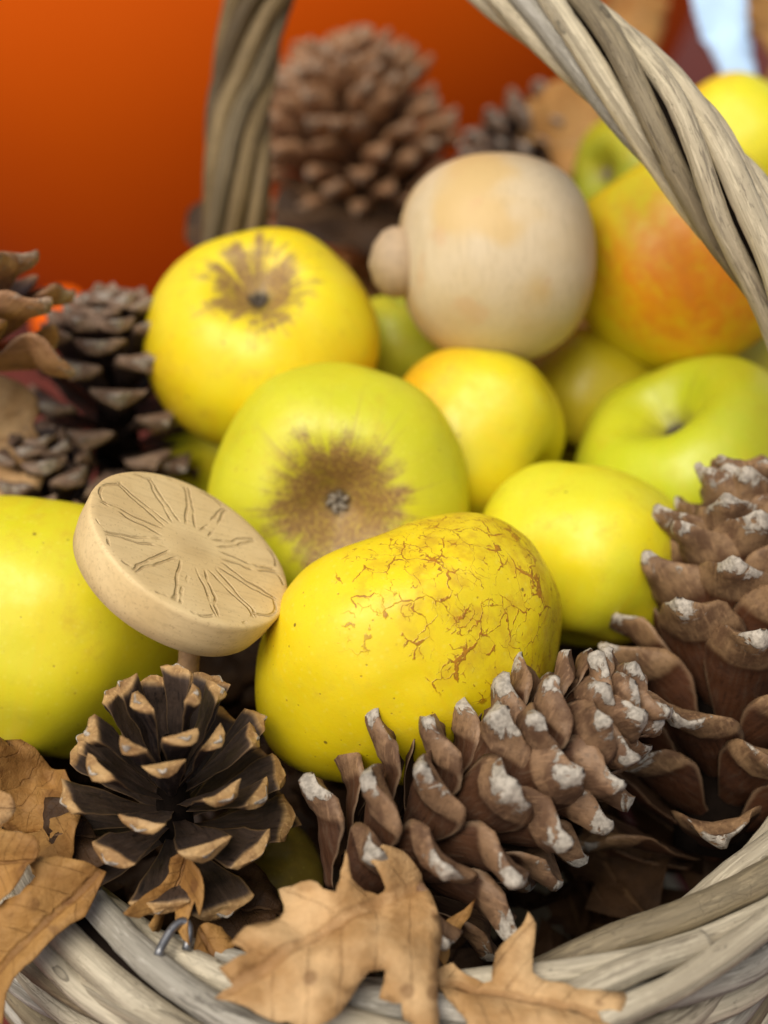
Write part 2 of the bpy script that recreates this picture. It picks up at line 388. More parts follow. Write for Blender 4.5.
# ------------------------------------------------------------------ apples
def apple(label, px, py, d, rad, axis, mat, spin=0, squash=.88, taper=.10, dt=.30, db=.26, lobes=.03, lump=.05, seed=1, sx=1, sy=1, calyx=None, stem=False, top=True):
    rot = frame(axis, RT, spin)
    prof_n, seg = 72, 112
    V = []; F = []
    def pt(th, ph):
        c, s = math.cos(th), math.sin(th)
        x = rad * s * (1 + taper * c) * (1 + lobes * math.cos(5 * ph + seed) * (.4 + .6 * abs(c)))
        z = rad * squash * c
        if c > 0: z -= rad * dt * math.exp(-(s / .30) ** 2)
        else: z += rad * db * math.exp(-(s / .26) ** 2)
        p = Vector((x * math.cos(ph) * sx, x * math.sin(ph) * sy, z))
        u = Vector((s * math.cos(ph), s * math.sin(ph), c))
        k = 1 + lump * (nz(u, 1.1, seed) + .4 * nz(u, 2.4, seed + 3)) + .0035 * nz(u, 6, seed)
        return p * k
    for i in range(prof_n + 1):
        th = PI * i / prof_n
        th = min(max(th, 1e-3), PI - 1e-3)
        for k in range(seg): V.append(pt(th, 2 * PI * k / seg))
    for i in range(prof_n):
        for k in range(seg):
            k2 = (k + 1) % seg; F.append((i * seg + k, (i + 1) * seg + k, (i + 1) * seg + k2, i * seg + k2))
    o = build('apple', V, F, mat)
    o.matrix_world = Matrix.Translation(P(px, py, d)) @ rot.to_4x4()
    tag(o, label, 'apple', 'yellow apples heaped in and behind the basket')
    rnd = random.Random(seed)
    if calyx:
        z0 = pt(.03, 0).z; parts = []
        n = 6
        for i in range(n):                # shrivelled sepals
            a = 2 * PI * i / n + rnd.uniform(-.2, .2); L = rad * rnd.uniform(.06, .10)
            pts = []
            for k in range(6):
                t = k / 5; r = rad * .03 + L * t * (1 - .45 * t)
                pts.append(Vector((math.cos(a + t * .4) * r, math.sin(a + t * .4) * r, z0 + L * (.1 + .75 * t - .25 * t * t) + rnd.uniform(-.0004, .0004))))
            parts.append(tube(pts, lambda u, an, p: rad * .022 * (1 - .8 * u) + .0002, 6))
        V, F, U = merge(*parts); build('calyx', V, F, calyx, o)
        V, F, U = lathe([(rad * .005, z0 - .001), (rad * .06, z0 - .0005), (rad * .05, z0 + rad * .015), (rad * .01, z0 + rad * .02)], 16)
        build('calyx_base', V, F, M_calyx, o)
    if stem:
        zz = -1 if not top else 1
        z0 = pt(PI - .03 if not top else .03, 0).z
        pts = [Vector((rad * .05 * t * t, rad * .03 * t, z0 + zz * rad * (-.03 + .30 * t))) for t in [k / 7 for k in range(8)]]
        V, F, U = tube(pts, lambda u, an, p: rad * (.030 + .022 * u ** 3), 9); build('stem', V, F, M_stem, o)
    return o

bl = (.62, .24, .008)
# the apple in front
o = apple('large bright yellow apple with a cracked brown russet net, leaning on the long pine cone', 411, 652, .372, .0410, D(-.50, .80, -.34),
      apple_mat('apple netted', .040, (.84, .64, .006), (.80, .62, .010), 1, russet=.34, rstreak=.20, net=tuple(frame(D(-.50, .80, -.34), RT, 0).transposed() @ D(.48, .58, .45)), base_mark=1, spots=.75),
      squash=.80, taper=.03, dt=.30, db=.26, lobes=.045, lump=.08, seed=4, sx=1.05, sy=1.0)
apple('green yellow apple with a big brown russet star round its calyx, behind the cracked apple', 341, 492, .418, .0385, D(-.02, -.16, .96),
      apple_mat('apple russet star', .039, (.72, .62, .014), (.66, .60, .018), 2, green=(.54, .56, .02), greenamt=.55, russet=.50, rstreak=.34, spots=.35), squash=.84, dt=.42, seed=2, calyx=M_calyx_pale, lump=.04)
apple('golden yellow apple with brown russet about its upturned calyx, back left beneath the handle foot', 262, 347, .452, .0372, D(.02, .55, .80),
      apple_mat('apple golden', .0375, (.82, .62, .008), (.80, .66, .014), 3, russet=.40, rstreak=.50, spots=.2, blush=(.72, .42, .006), blushdir=(-1, .1, -.3), blushlo=.55), spin=.6, squash=.93, taper=.08, dt=.36, seed=3, calyx=M_calyx, lump=.04)
apple('pale yellow apple cut by the left edge under the wooden disc', 44, 627, .402, .0410, D(.16, .93, -.22),
      apple_mat('apple pale', .041, (.78, .66, .016), (.72, .64, .02), 5, green=(.62, .62, .022), greenamt=.45, spots=.3, blush=(.66, .42, .01), blushdir=(.2, -.6, .75), blushlo=.72), squash=.95, taper=.06, dt=.30, lobes=.05, seed=5, stem=True)
apple('yellow apple with orange blush between the russet star apple and the wooden ball', 468, 446, .448, .0310, D(.55, -.35, .25),
      apple_mat('apple blushed', .031, (.76, .62, .012), (.70, .60, .02), 6, blush=(.75, .38, .006), blushdir=tuple(frame(D(.55, -.35, .25), RT, 0).transposed() @ D(-.75, .6, .2)), blushlo=.45, spots=.3), squash=.95, seed=6, lobes=.05, sy=1.15)
apple('smooth yellow apple left of the tall pine cone', 582, 556, .412, .0305, D(.2, .95, -.25),
      apple_mat('apple smooth', .0305, (.78, .66, .014), (.72, .66, .02), 7, green=(.62, .64, .03), greenamt=.35, spots=.2), squash=.90, taper=.02, dt=.20, seed=7, lobes=.06, lump=.06, sx=1.06, stem=False)
apple('lime green apple with a dark stem hollow above the tall pine cone', 690, 464, .452, .0375, D(-.46, .72, .52),
      apple_mat('apple lime', .0385, (.68, .64, .02), (.60, .60, .02), 8, green=(.46, .55, .02), greenamt=.5, spots=.15, blush=(.62, .56, .015), blushdir=(1, 0, -.2), blushlo=.2, russet=.15, rstreak=.12, russet_col=(.12, .09, .04)), squash=.80, dt=.46, db=.2, seed=8, calyx=M_calyx)  # russet colour set dark to darken the stem hollow
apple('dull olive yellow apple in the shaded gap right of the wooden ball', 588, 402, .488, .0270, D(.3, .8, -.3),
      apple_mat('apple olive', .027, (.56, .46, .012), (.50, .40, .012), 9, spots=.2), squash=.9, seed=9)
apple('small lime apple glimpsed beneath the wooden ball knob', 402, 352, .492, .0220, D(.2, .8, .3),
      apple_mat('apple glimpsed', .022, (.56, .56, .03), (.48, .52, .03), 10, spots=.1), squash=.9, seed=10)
apple('big yellow apple with strong orange red blush inside the handle arch', 684, 258, .470, .0385, D(-.50, .72, .10),
      apple_mat('apple ruddy', .0385, (.82, .66, .014), (.74, .60, .016), 11, blush=(.80, .22, .008), blushdir=tuple(frame(D(-.50, .72, .10), RT, 0).transposed() @ D(.0, -.30, .8)), blushlo=.40, spots=.3), squash=1.02, taper=.05, seed=11, lobes=.03)
apple('yellow apple with orange crown at the upper right edge behind the handle', 728, 158, .530, .0300, D(-.5, .8, -.2),
      apple_mat('apple far', .030, (.80, .70, .02), (.70, .66, .02), 12, blush=(.75, .30, .01), blushdir=(0, .1, 1), blushlo=.30, spots=.2), squash=.95, seed=12)
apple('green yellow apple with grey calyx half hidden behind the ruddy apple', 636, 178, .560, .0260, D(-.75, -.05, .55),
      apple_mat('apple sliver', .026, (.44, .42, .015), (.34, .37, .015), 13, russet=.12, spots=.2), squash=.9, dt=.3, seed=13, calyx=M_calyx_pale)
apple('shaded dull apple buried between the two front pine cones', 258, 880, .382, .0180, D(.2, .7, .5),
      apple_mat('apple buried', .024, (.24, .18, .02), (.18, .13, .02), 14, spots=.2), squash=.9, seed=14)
# hidden supports of the heap
apple('apple deep in the heap beneath the ruddy apple', 700, 390, .520, .036, D(.1, .9, .1), bpy.data.materials['apple olive'], seed=15)
apple('apple deep in the heap beneath the golden apple', 250, 440, .490, .034, D(.1, .9, .1), bpy.data.materials['apple smooth'], seed=16)

# ------------------------------------------------------------------ wooden pieces
t = thing('wooden_disc', P(192, 546, .352), frame(D(.52, .70, .42), RT, .3))
tag(t, 'flat round pale wooden slice engraved with radial petals, resting on the left apple', 'wooden disc')
rad, thk = .0280, .0125
prof = [(.0005, -thk), (rad * .90, -thk), (rad * .955, -thk * .93), (rad * .985, -thk * .6), (rad * 1.0, -.0012), (rad * .992, -.0003)]
prof += [(rad * (1 - q), .0002 * math.sin(q * 9)) for q in (.025, .08, .2, .4, .6, .8, .97)]
V, F, U = lathe(prof, 96, lambda p: p * (1 + .008 * nz(p, 60, 3))); build('slice', V, F, M_disc, t)
a, b = P(190, 622, .3575), P(183, 700, .366)
mi = t.matrix_world.inverted()
V, F, U = tube(spline([mi @ a, mi @ (a.lerp(b, .5) + RT * .0006), mi @ b], 8), lambda u, an, p: .0027 + .0006 * abs(u - .4) + .0002 * nz(p, 400), 14)
build('peg', V, F, M_peg, t)

t = thing('wooden_ball', P(494, 259, .445), frame(D(-.80, -.05, .12), UP))
tag(t, 'blurred turned wooden ball with a small knob on top of the apples', 'wooden ornament')
r0 = .0330; prof = []
for k in range(33):
    a = -PI / 2 + PI * k / 32; c, s = max(math.cos(a), 0.002), math.sin(a)
    prof.append((r0 * c ** .74, r0 * .91 * math.copysign(abs(s) ** .95, s)))
V, F, U = lathe(prof, 64, lambda p: p * (1 + .035 * nz(p, 25, 8))); build('ball', V, F, M_ball, t)
prof = [(.009, .024), (.0124, .0275), (.0130, .0315), (.0118, .0352), (.0075, .0378), (.0005, .039)]
V, F, U = lathe([(r_ * .84, z_) for r_, z_ in prof], 32, lambda p: p * (1 + .04 * nz(p, 90, 2))); build('knob', V, F, plain('darker end grain', (.50, .36, .22), .7, .3, 120, .3), t)

# ------------------------------------------------------------------ pine cones
def scale_mesh(L, W, T, style, rnd, mat, parent, s0, cup, curl, seed, K=18):
    V = []; F = []; al = []; sd_ = []; ac = []
    rings = []
    if style == 'flat':                    # broad scale, blunt rhombic end with an umbo
        for i in range(13):
            q = i / 12; s = q * s0
            wv = W * (.24 + .76 * sstep(0, 1, q) ** .9); th = T * (.16 + .22 * q + .62 * sstep(.78, 1, q))
            rings.append((s, wv, th, 0, 1))
        for q in (.03, .15, .35, .55, .68, .74, .84, .95):
            rings.append((s0 + (1 - s0) * (q if q < .7 else q + .16 * math.sin((q - .7) * 10)), W * (1 - q) * 1.0, T * (1 - q), -T * .62 * q, 1))
    else:                                  # long tulip shaped scale, drawn out to a blunt knob
        for i in range(23):
            s = i / 22
            wv = W * (.30 + .70 * sstep(0, .62, s)) if s < .62 else W * (1 - .86 * ((s - .62) / .38) ** 1.9)
            th = T * (.22 + .10 * s + .68 * math.exp(-((s - .82) / .12) ** 2))
            if s > .93: th *= 1 - .55 * ((s - .93) / .07) ** 2
            rings.append((s, wv, th, -T * .35 * sstep(.75, 1, s), 1))
        rings.append((1.015, W * .07, T * .12, -T * .35, 1))
    for (s, wv, th, zo, _) in rings:
        x = s * L
        for k in range(K):
            a = 2 * PI * k / K; ca, sa = math.cos(a), math.sin(a)
            y = wv * math.copysign(abs(ca) ** .85, ca)
            zt = th * .5 * sa if sa > 0 else th * sa
            if style == 'flat': zt = th * .10 * sa if sa > 0 else -th * (1 - min(1, abs(y) / (wv + 1e-9)) ** 2.3)
            else: zt = th * .18 * sa if sa > 0 else th * sa * (1 - .35 * (y / (wv + 1e-6)) ** 2)
            z = zt + zo + cup * (y / W) ** 2 * W * (1 - .4 * sstep(.8, 1, s)) + curl * s * s * L
            if style == 'tulip':
                z += -.10 * L * sstep(.8, 1.0, s)
                if sa < 0: z -= T * .22 * math.exp(-(y / (W * .16)) ** 2) * sstep(.55, .8, s) + T * .16 * math.exp(-((s - .68) / .05) ** 2)      # keel, shoulder
            elif sa < 0 and s > s0: z -= T * .12 * math.exp(-(y / (W * .2)) ** 2)
            p = Vector((x, y, z)); q = Vector((x * 1.0, y, z * 2))
            jj = nz(q, 240, seed) * .0005 + nz(q, 85, seed + 9) * .0011 * sstep(.2, .7, s) + nz(q, 800, seed + 1) * .00016 * (1 if s > .6 else .5)
            p.z += jj; p.x += nz(q, 190, seed + 2) * .0014 * sstep(.5, .9, s); p.y += nz(q, 150, seed + 4) * .0012 * sstep(.3, .8, s)
            V.append(p); al.append(min(s, 1)); sd_.append(.5 + .5 * sa); ac.append(ca)
    n = len(rings)
    for i in range(n - 1):
        for k in range(K):
            k2 = (k + 1) % K; F.append((i * K + k, i * K + k2, (i + 1) * K + k2, (i + 1) * K + k))
    F.append(tuple(range(K))[::-1]); F.append(tuple((n - 1) * K + k for k in range(K)))
    return build('scale', V, F, mat, parent, attrs={'along': al, 'side': sd_, 'across': ac})

def pine_cone(label, base, apex, mat, style, n, Lm, Wm, T, core, el0, el1, seed, spin=0, s0=.8, cup=.25, curl=.1, K=18, pw=1.0, jit=.12, lenf=None, hr=(.03, .95), group=True, wt=0, elf=None):
    ax = apex - base; H = ax.length
    t = thing('pine_cone', base, frame(ax, RT, spin))
    tag(t, label, 'pine cone', 'open pine cones' if group else None)
    rnd = random.Random(seed)
    V, F, U = tube([Vector((0, 0, H * (.06 + .94 * k / 10))) for k in range(11)], lambda u, a, p: core * (1 - .75 * u ** 1.5) + .0004 * nz(p, 300), 12)
    build('core', V, F, M_core, t)
    for i in range(n):
        u = (i + .5) / n
        h = H * (hr[0] + (hr[1] - hr[0]) * u ** pw)
        az = i * 2.39996 + rnd.uniform(-jit, jit)
        lf = lenf(u) if lenf else (.74 + .26 * math.sin(PI / 2 * min(1, u / .45))) * (1 if u < .5 else 1 - .6 * ((u - .5) / .5) ** 1.25)
        L = Lm * lf * rnd.uniform(.93, 1.07); W = Wm * (.35 + .65 * lf) * (1 - wt * u) * rnd.uniform(.9, 1.08)
        el = el0 + (el1 - el0) * u ** .8 + rnd.uniform(-.09, .09)
        if elf: el = elf(u) + rnd.uniform(-.08, .08)
        o = scale_mesh(L, W, T * (.5 + .5 * lf), style, rnd, mat, t, s0, cup * rnd.uniform(.6, 1.3), curl * rnd.uniform(.5, 1.5), seed * 100 + i, K)
        r = core * (1 - .75 * max(0, h / H) ** 1.5) * .55
        o.matrix_local = Matrix.Translation((r * math.cos(az), r * math.sin(az), h)) @ Matrix.Rotation(az, 4, 'Z') @ Matrix.Rotation(-el, 4, 'Y') @ Matrix.Rotation(rnd.uniform(-.22, .22) * (.5 if style == 'flat' else 1), 4, 'X')
    return t

upw = Vector((0, 0, 1))
b = P(176, 838, .352)
pine_cone('small upright dark pine cone with tan scale tips on the left rim', b, b + Vector((.001, -.001, .034)), M_coneA, 'flat', 40, .0276, .0074, .0033, .0050, 0, 0, 21, spin=.5, s0=.945, cup=.10, curl=.10, wt=.48, jit=.09, pw=1.0, hr=(.0, .70),
          lenf=lambda u: 1.02 - .06 * u, elf=lambda u: R(-9) + R(84) * (u ** 1.0))
pine_cone('long brown pine cone with whitish resin tips lying across the front centre', P(345, 896, .342), P(616, 706, .340), M_coneB, 'tulip', 66, .0312, .0100, .0048, .0085, R(16), R(66), 22, spin=1.0, s0=.66, cup=.38, curl=.18, pw=.95, hr=(-.04, .95), lenf=lambda u: .80 + .22 * math.sin(PI * min(1, u * 1.5 + .1)) if u < .5 else 1 - .45 * ((u - .5) / .5) ** 1.3)
pine_cone('large upright reddish brown pine cone at the right edge', P(712, 872, .388), P(748, 500, .390), M_coneC, 'tulip', 74, .0450, .0124, .0048, .0115, 0, 0, 23, spin=.2, s0=.66, cup=.42, curl=.14, pw=1.0, hr=(-.02, .97), elf=lambda u: R(-16) + R(88) * u ** .48)
b = P(120, 480, .468)
pine_cone('blurred dark pine cone with grey tips left of the golden apple', b, b + Vector((.001, .010, .054)), M_coneD, 'flat', 58, .0325, .0085, .0056, .008, R(-5), R(72), 24, s0=.86, cup=.1, curl=.1, K=12)
pine_cone('blurred brown pine cone poking in at the left edge', P(-30, 372, .40), P(-36, 300, .40), M_coneF, 'tulip', 20, .0320, .0140, .0045, .007, R(-5), R(70), 25, s0=.66, cup=.3, curl=.1, K=12)
b = Vector((-.100, .372, .120))
pine_cone('shadowed dark pine cone low behind the wooden disc and pale apple', b, b + Vector((-.006, .004, .078)), M_coneD, 'flat', 54, .0300, .0085, .0056, .008, R(-5), R(72), 28, s0=.86, cup=.1, curl=.1, K=12)
b = P(382, 236, .640)
pine_cone('far blurred light brown pine cone in front of the orange pot', b, P(334, 66, .610), M_coneF, 'tulip', 150, .046, .0070, .0066, .015, R(6), R(68), 26, s0=.6, cup=.3, curl=.2, K=10)
pine_cone('far blurred greyish pine cone lying behind the wooden ball', P(575, 118, .640), P(470, 165, .600), M_coneD, 'tulip', 56, .024, .0075, .005, .008, R(20), R(76), 27, s0=.6, cup=.3, curl=.2, K=10)

# ------------------------------------------------------------------ leaves
def leaf(label, pts, d, tilt, mat, seed, roll=0, kx=0, ky=0, folds=(), amp=.003, mid=None, name='dry_leaf', group='dry brown leaves tucked round the basket', up=None, res=.0024, yaw=0):
    """pts: outline as seen in the photograph, laid out flat on the leaf's own plane"""
    cx = sum(p[0] for p in pts) / len(pts); cy = sum(p[1] for p in pts) / len(pts)
    c = P(cx, cy, d); k = d / FPX
    X = (RT * math.cos(yaw) + FW * math.sin(yaw)).normalized()
    Y = (UP * math.cos(tilt) + FW * math.sin(tilt)).normalized()
    Z = X.cross(Y).normalized(); Y = Z.cross(X)
    rot = Matrix((X, Y, Z)).transposed()
    poly = [Vector(((p[0] - cx) * k / math.cos(yaw), (cy - p[1]) * k / math.cos(tilt))) for p in pts]
    # finer, slightly ragged outline
    rnd = random.Random(seed); fine = []
    n = len(poly)
    for i in range(n):
        p0, p1, p2, p3 = poly[i - 1], poly[i], poly[(i + 1) % n], poly[(i + 2) % n]
        m = max(2, int((p2 - p1).length / .0016))
        for q in range(m):
            t_ = q / m
            cr = .5 * (2 * p1 + (p2 - p0) * t_ + (2 * p0 - 5 * p1 + 4 * p2 - p3) * t_ ** 2 + (3 * p1 - p0 - 3 * p2 + p3) * t_ ** 3)
            v = cr.lerp(p1.lerp(p2, t_), .45)
            fine.append(v + Vector((rnd.uniform(-1, 1), rnd.uniform(-1, 1))) * .00022)
    m = (Vector(((mid[0][0] - cx) * k, (cy - mid[0][1]) * k / math.cos(tilt))), Vector(((mid[1][0] - cx) * k, (cy - mid[1][1]) * k / math.cos(tilt)))) if mid else None
    return leaf_from(label, fine, c, rot, mat, seed, kx, ky, [(Vector(((f[0] - cx) * k, (cy - f[1]) * k / math.cos(tilt))), Vector((f[2], -f[3])).normalized(), f[4]) for f in folds], amp, m, name, group, res)
def inside(p, poly):
    c = False; n = len(poly)
    for i in range(n):
        a, b = poly[i], poly[i - 1]
        if (a.y > p.y) != (b.y > p.y) and p.x < (b.x - a.x) * (p.y - a.y) / (b.y - a.y + 1e-12) + a.x: c = not c
    return c
def leaf_from(label, fine, c, rot, mat, seed, kx, ky, folds, amp, m, name, group, res):
    xs = [p.x for p in fine]; ys = [p.y for p in fine]
    rnd = random.Random(seed + 5)
    pts = list(fine); ne = len(fine)
    y = min(ys)
    while y < max(ys):
        x = min(xs)
        while x < max(xs):
            p = Vector((x + rnd.uniform(-.3, .3) * res, y + rnd.uniform(-.3, .3) * res))
            if inside(p, fine) and min((p - q).length_squared for q in fine) > (res * .45) ** 2: pts.append(p)
            x += res
        y += res
    vs, es, fs, *_ = delaunay_2d_cdt(pts, [(i, (i + 1) % ne) for i in range(ne)], [], 1, 1e-7)
    if not m: m = (Vector((min(xs), 0)), Vector((max(xs), 0)))
    md = m[1] - m[0]; ml = md.length; md.normalize(); mn = Vector((-md.y, md.x))
    V = []; U = []; amp *= 1.5
    for p in vs:
        u = (p - m[0]).dot(md) / ml; v = (p - m[0]).dot(mn) / ml
        z = kx * p.x * p.x + ky * p.y * p.y
        for (fp, fn, sl) in folds:
            dd = (p - fp).dot(fn)
            z += sl * (math.sqrt(dd * dd + .0015 ** 2) + dd) * .5
        q = Vector((p.x, p.y, 0))
        z += amp * (nz(q, 55, seed) + .45 * nz(q, 130, seed + 1)) + amp * .16 * nz(q, 380, seed + 2)
        z += -amp * .6 * math.exp(-(v / .05) ** 2)
        lat = abs(((u * 6.5 - abs(v) * 4.2) % 1) - .5)
        z += amp * .22 * (lat - .25)
        V.append(Vector((p.x, p.y, z))); U.append((u, v))
    o = build(name, V, [tuple(f) for f in fs], mat, None, uv=U)
    o.matrix_world = Matrix.Translation(c) @ rot.to_4x4()
    s = o.modifiers.new('thick', 'SOLIDIFY'); s.thickness = .00035; s.offset = 0
    tag(o, label, 'leaf', group)
    return o
c1 = lambda L: [(170 + a * .4167, 840 + b_ * .4163) for a, b_ in L]
c2 = lambda L: [(400 + a * .3385, 890 + b_ * .3385) for a, b_ in L]
c3 = lambda L: [(a * .3385, 750 + b_ * .3387) for a, b_ in L]
leaf('tan lobed oak leaf lying at the front centre on the rim', c1([(112, 332), (155, 312), (122, 292), (188, 262), (150, 246), (180, 212), (235, 196), (262, 190), (270, 165), (252, 128), (330, 125), (396, 152), (418, 65), (436, 122), (462, 138), (500, 140), (520, 128), (480, 92), (510, 55), (560, 60), (605, 85), (640, 150), (656, 190), (650, 240), (640, 300), (644, 430), (600, 392), (560, 368), (556, 346), (503, 336), (517, 292), (480, 295), (440, 330), (400, 382), (350, 402), (290, 388), (230, 372), (180, 352)]),
     .304, R(38), M_leaf_light, 31, folds=[(395, 905, .9, .45, -.30), (300, 1000, -.1, 1, -.4)], amp=.0042, mid=((432, 880), (205, 985)), ky=-4, kx=-2)
leaf('tan leaf with a sharp upturned lobe, low at the bottom right of centre', c2([(98, 238), (160, 224), (200, 250), (276, 262), (288, 208), (330, 180), (372, 160), (390, 138), (410, 160), (396, 262), (450, 280), (520, 300), (560, 306), (665, 303), (655, 335), (620, 380), (610, 420), (560, 470), (430, 500), (300, 490), (225, 440), (190, 372), (140, 310)]),
     .305, R(42), M_leaf_light, 32, folds=[(525, 985, .15, -1, .15)], amp=.0036, mid=((430, 975), (615, 1015)), kx=-4)
leaf('large golden brown leaf draped over the left rim down to the left edge', c3([(-150, 640), (-60, 520), (0, 455), (48, 440), (88, 388), (60, 345), (150, 340), (230, 350), (292, 375), (265, 430), (240, 492), (180, 530), (112, 600), (62, 640), (26, 692), (16, 760), (14, 806), (-40, 860), (-140, 800)]),
     .316, R(25), M_leaf_gold, 33, folds=[(20, 905, -.75, .65, -.35)], amp=.0030, mid=((97, 872), (-30, 985)), kx=-3)
leaf('small curled tan leaf caught between the dark cone and the rim', c3([(382, 472), (430, 425), (482, 390), (500, 325), (548, 310), (590, 355), (608, 400), (600, 480), (578, 440), (560, 500), (575, 560), (530, 520), (515, 470), (495, 450), (470, 535), (450, 512), (465, 470), (420, 490)]),
     .325, R(10), M_leaf_gold, 34, kx=75, folds=[(176, 905, 0, 1, .6)], amp=.0036, res=.0018, mid=((185, 857), (160, 925)))
leaf('narrow bent tan leaf just left of the front oak leaf', c1([(58, 222), (85, 214), (112, 222), (146, 260), (120, 308), (180, 365), (250, 395), (250, 445), (200, 470), (140, 480), (95, 440), (120, 420), (98, 380), (62, 365), (36, 340), (50, 280)]),
     .318, R(20), M_leaf_gold, 35, folds=[(222, 965, 1, -.3, -.9)], amp=.0028, res=.002, mid=((195, 935), (260, 1030)))
leaf('cream backed leaf standing on edge at the lower left edge', c3([(-60, 130), (0, 118), (38, 130), (52, 160), (40, 195), (0, 222), (-50, 240)]), .322, R(5), M_leaf_light, 36, amp=.002, res=.002, kx=12)
leaf('shrivelled brown leaf with a pale curled edge at the lower left', c3([(-80, 260), (0, 245), (50, 250), (100, 262), (122, 300), (90, 345), (50, 395), (0, 440), (-70, 440)]), .320, R(20), M_leaf_gold, 37, folds=[(18, 868, .7, .7, 1.1)], amp=.0035, res=.002)
leaf('crumpled brown leaf behind the left edge of the dark cone', [(-25, 772), (10, 760), (45, 770), (70, 790), (88, 830), (75, 868), (45, 860), (20, 850), (-20, 830)], .343, R(45), M_leaf_gold, 38, amp=.010, res=.002)
leaf('thin grey brown leaf scrap beneath the dark cone tips on the left', [(40, 800), (70, 806), (92, 830), (110, 862), (80, 866), (60, 850), (44, 830)], .338, R(30), M_leaf_dark, 39, amp=.004, res=.002)
leaf('tan leaf standing at the left edge above the pale apple', [(-60, 380), (-10, 372), (24, 385), (38, 405), (32, 425), (44, 450), (46, 480), (30, 505), (-20, 510), (-60, 490)], .430, R(10), M_leaf_light, 40, amp=.003, kx=-6, res=.003)
leaf('brown leaf under the small cone between the dark and the long pine cone', [(190, 880), (225, 862), (262, 880), (282, 905), (262, 935), (232, 948), (205, 940), (188, 915)], .345, R(50), M_leaf_dark, 41, amp=.004, res=.002)
leaf('pointed leaf scrap beside the front oak leaf lower right lobe', [(440, 925), (458, 915), (476, 902), (470, 918), (452, 938), (445, 965), (436, 950)], .322, R(20), M_leaf, 42, amp=.002, res=.0015)
leaf('copper brown leaf blurred behind the handle above the wooden ball', [(536, 92), (575, 70), (612, 92), (606, 140), (622, 178), (590, 190), (560, 176), (545, 150), (520, 130)], .600, R(20), M_leaf, 43, amp=.008, res=.006, kx=4)
leaf('dark copper leaf in the top gap right of the handle', [(560, -30), (620, -30), (668, -10), (660, 40), (640, 70), (600, 60), (575, 20)], .74, R(15), M_leaf, 44, amp=.008, res=.006)
leaf('dark brown leaf in the top right corner', [(738, -40), (810, -40), (820, 60), (790, 92), (764, 84), (772, 60), (752, 34), (742, 0)], .60, R(15), M_leaf_gold, 45, amp=.006, res=.006)
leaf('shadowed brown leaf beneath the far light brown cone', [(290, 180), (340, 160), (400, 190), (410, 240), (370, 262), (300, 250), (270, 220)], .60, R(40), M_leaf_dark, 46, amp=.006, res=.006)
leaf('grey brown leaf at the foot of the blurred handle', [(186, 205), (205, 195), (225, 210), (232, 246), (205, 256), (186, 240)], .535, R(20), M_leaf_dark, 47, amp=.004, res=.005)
leaf('brown leaf behind the ruddy apple at the right edge', [(740, 350), (775, 335), (810, 360), (805, 400), (760, 396)], .49, R(40), M_leaf_dark, 48, amp=.004, res=.004)

# loose litter that fills the basket under the heap and lies behind it (nobody could count it)
def litter(name, label, n, place, size, mat, seed):
    rnd = random.Random(seed); V = []; F = []; U = []
    for i in range(n):
        c = place(rnd); r = Matrix.Rotation(rnd.uniform(0, 6.28), 3, 'Z') @ Matrix.Rotation(rnd.uniform(-.7, .7), 3, 'X') @ Matrix.Rotation(rnd.uniform(-.7, .7), 3, 'Y')
        L = size * rnd.uniform(.7, 1.3); b_ = len(V)
        for k in range(9):
            u = k / 8; ww = L * .34 * math.sin(PI * (.06 + .9 * u)) * (1 + .35 * math.sin(k * 2.4 + i))
            for q in (-1, -.5, 0, .5, 1):
                V.append(c + r @ Vector(((u - .5) * L, q * ww, .25 * L * (u - .5) ** 2 + abs(q) * ww * rnd.uniform(.1, .8)))); U.append((u, q * .4))
        for k in range(8):
            for q in range(4): F.append((b_ + k * 5 + q, b_ + k * 5 + q + 1, b_ + k * 5 + q + 6, b_ + k * 5 + q + 5))
    o = build(name, V, F, mat, None, uv=U); tag(o, label, 'leaf litter', None, 'stuff'); return o
# basket geometry
CX, CY, RA, RB = .005, .3400, .128, .137
def in_basket(rnd):
    while True:
        x, y = rnd.uniform(-1, 1), rnd.uniform(-1, 1)
        if x * x + y * y < .80: break
    return Vector((CX + x * RA, CY + y * RB, ZR - .045 + .022 * (y + .5) + rnd.uniform(-.012, .012)))
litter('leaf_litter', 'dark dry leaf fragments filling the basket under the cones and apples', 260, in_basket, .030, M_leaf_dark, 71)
def behind(rnd):
    x = rnd.uniform(-.03, .34); y = rnd.uniform(.50, .74); hgt = .215 * math.exp(-((x - .08) / .17) ** 2) * math.exp(-((y - .60) / .12) ** 2)
    return Vector((x, y, .01 + hgt * rnd.uniform(.55, .92)))
litter('leaf_heap', 'blurred heap of dry leaves behind the basket', 420, behind, .055, M_leaf, 72)

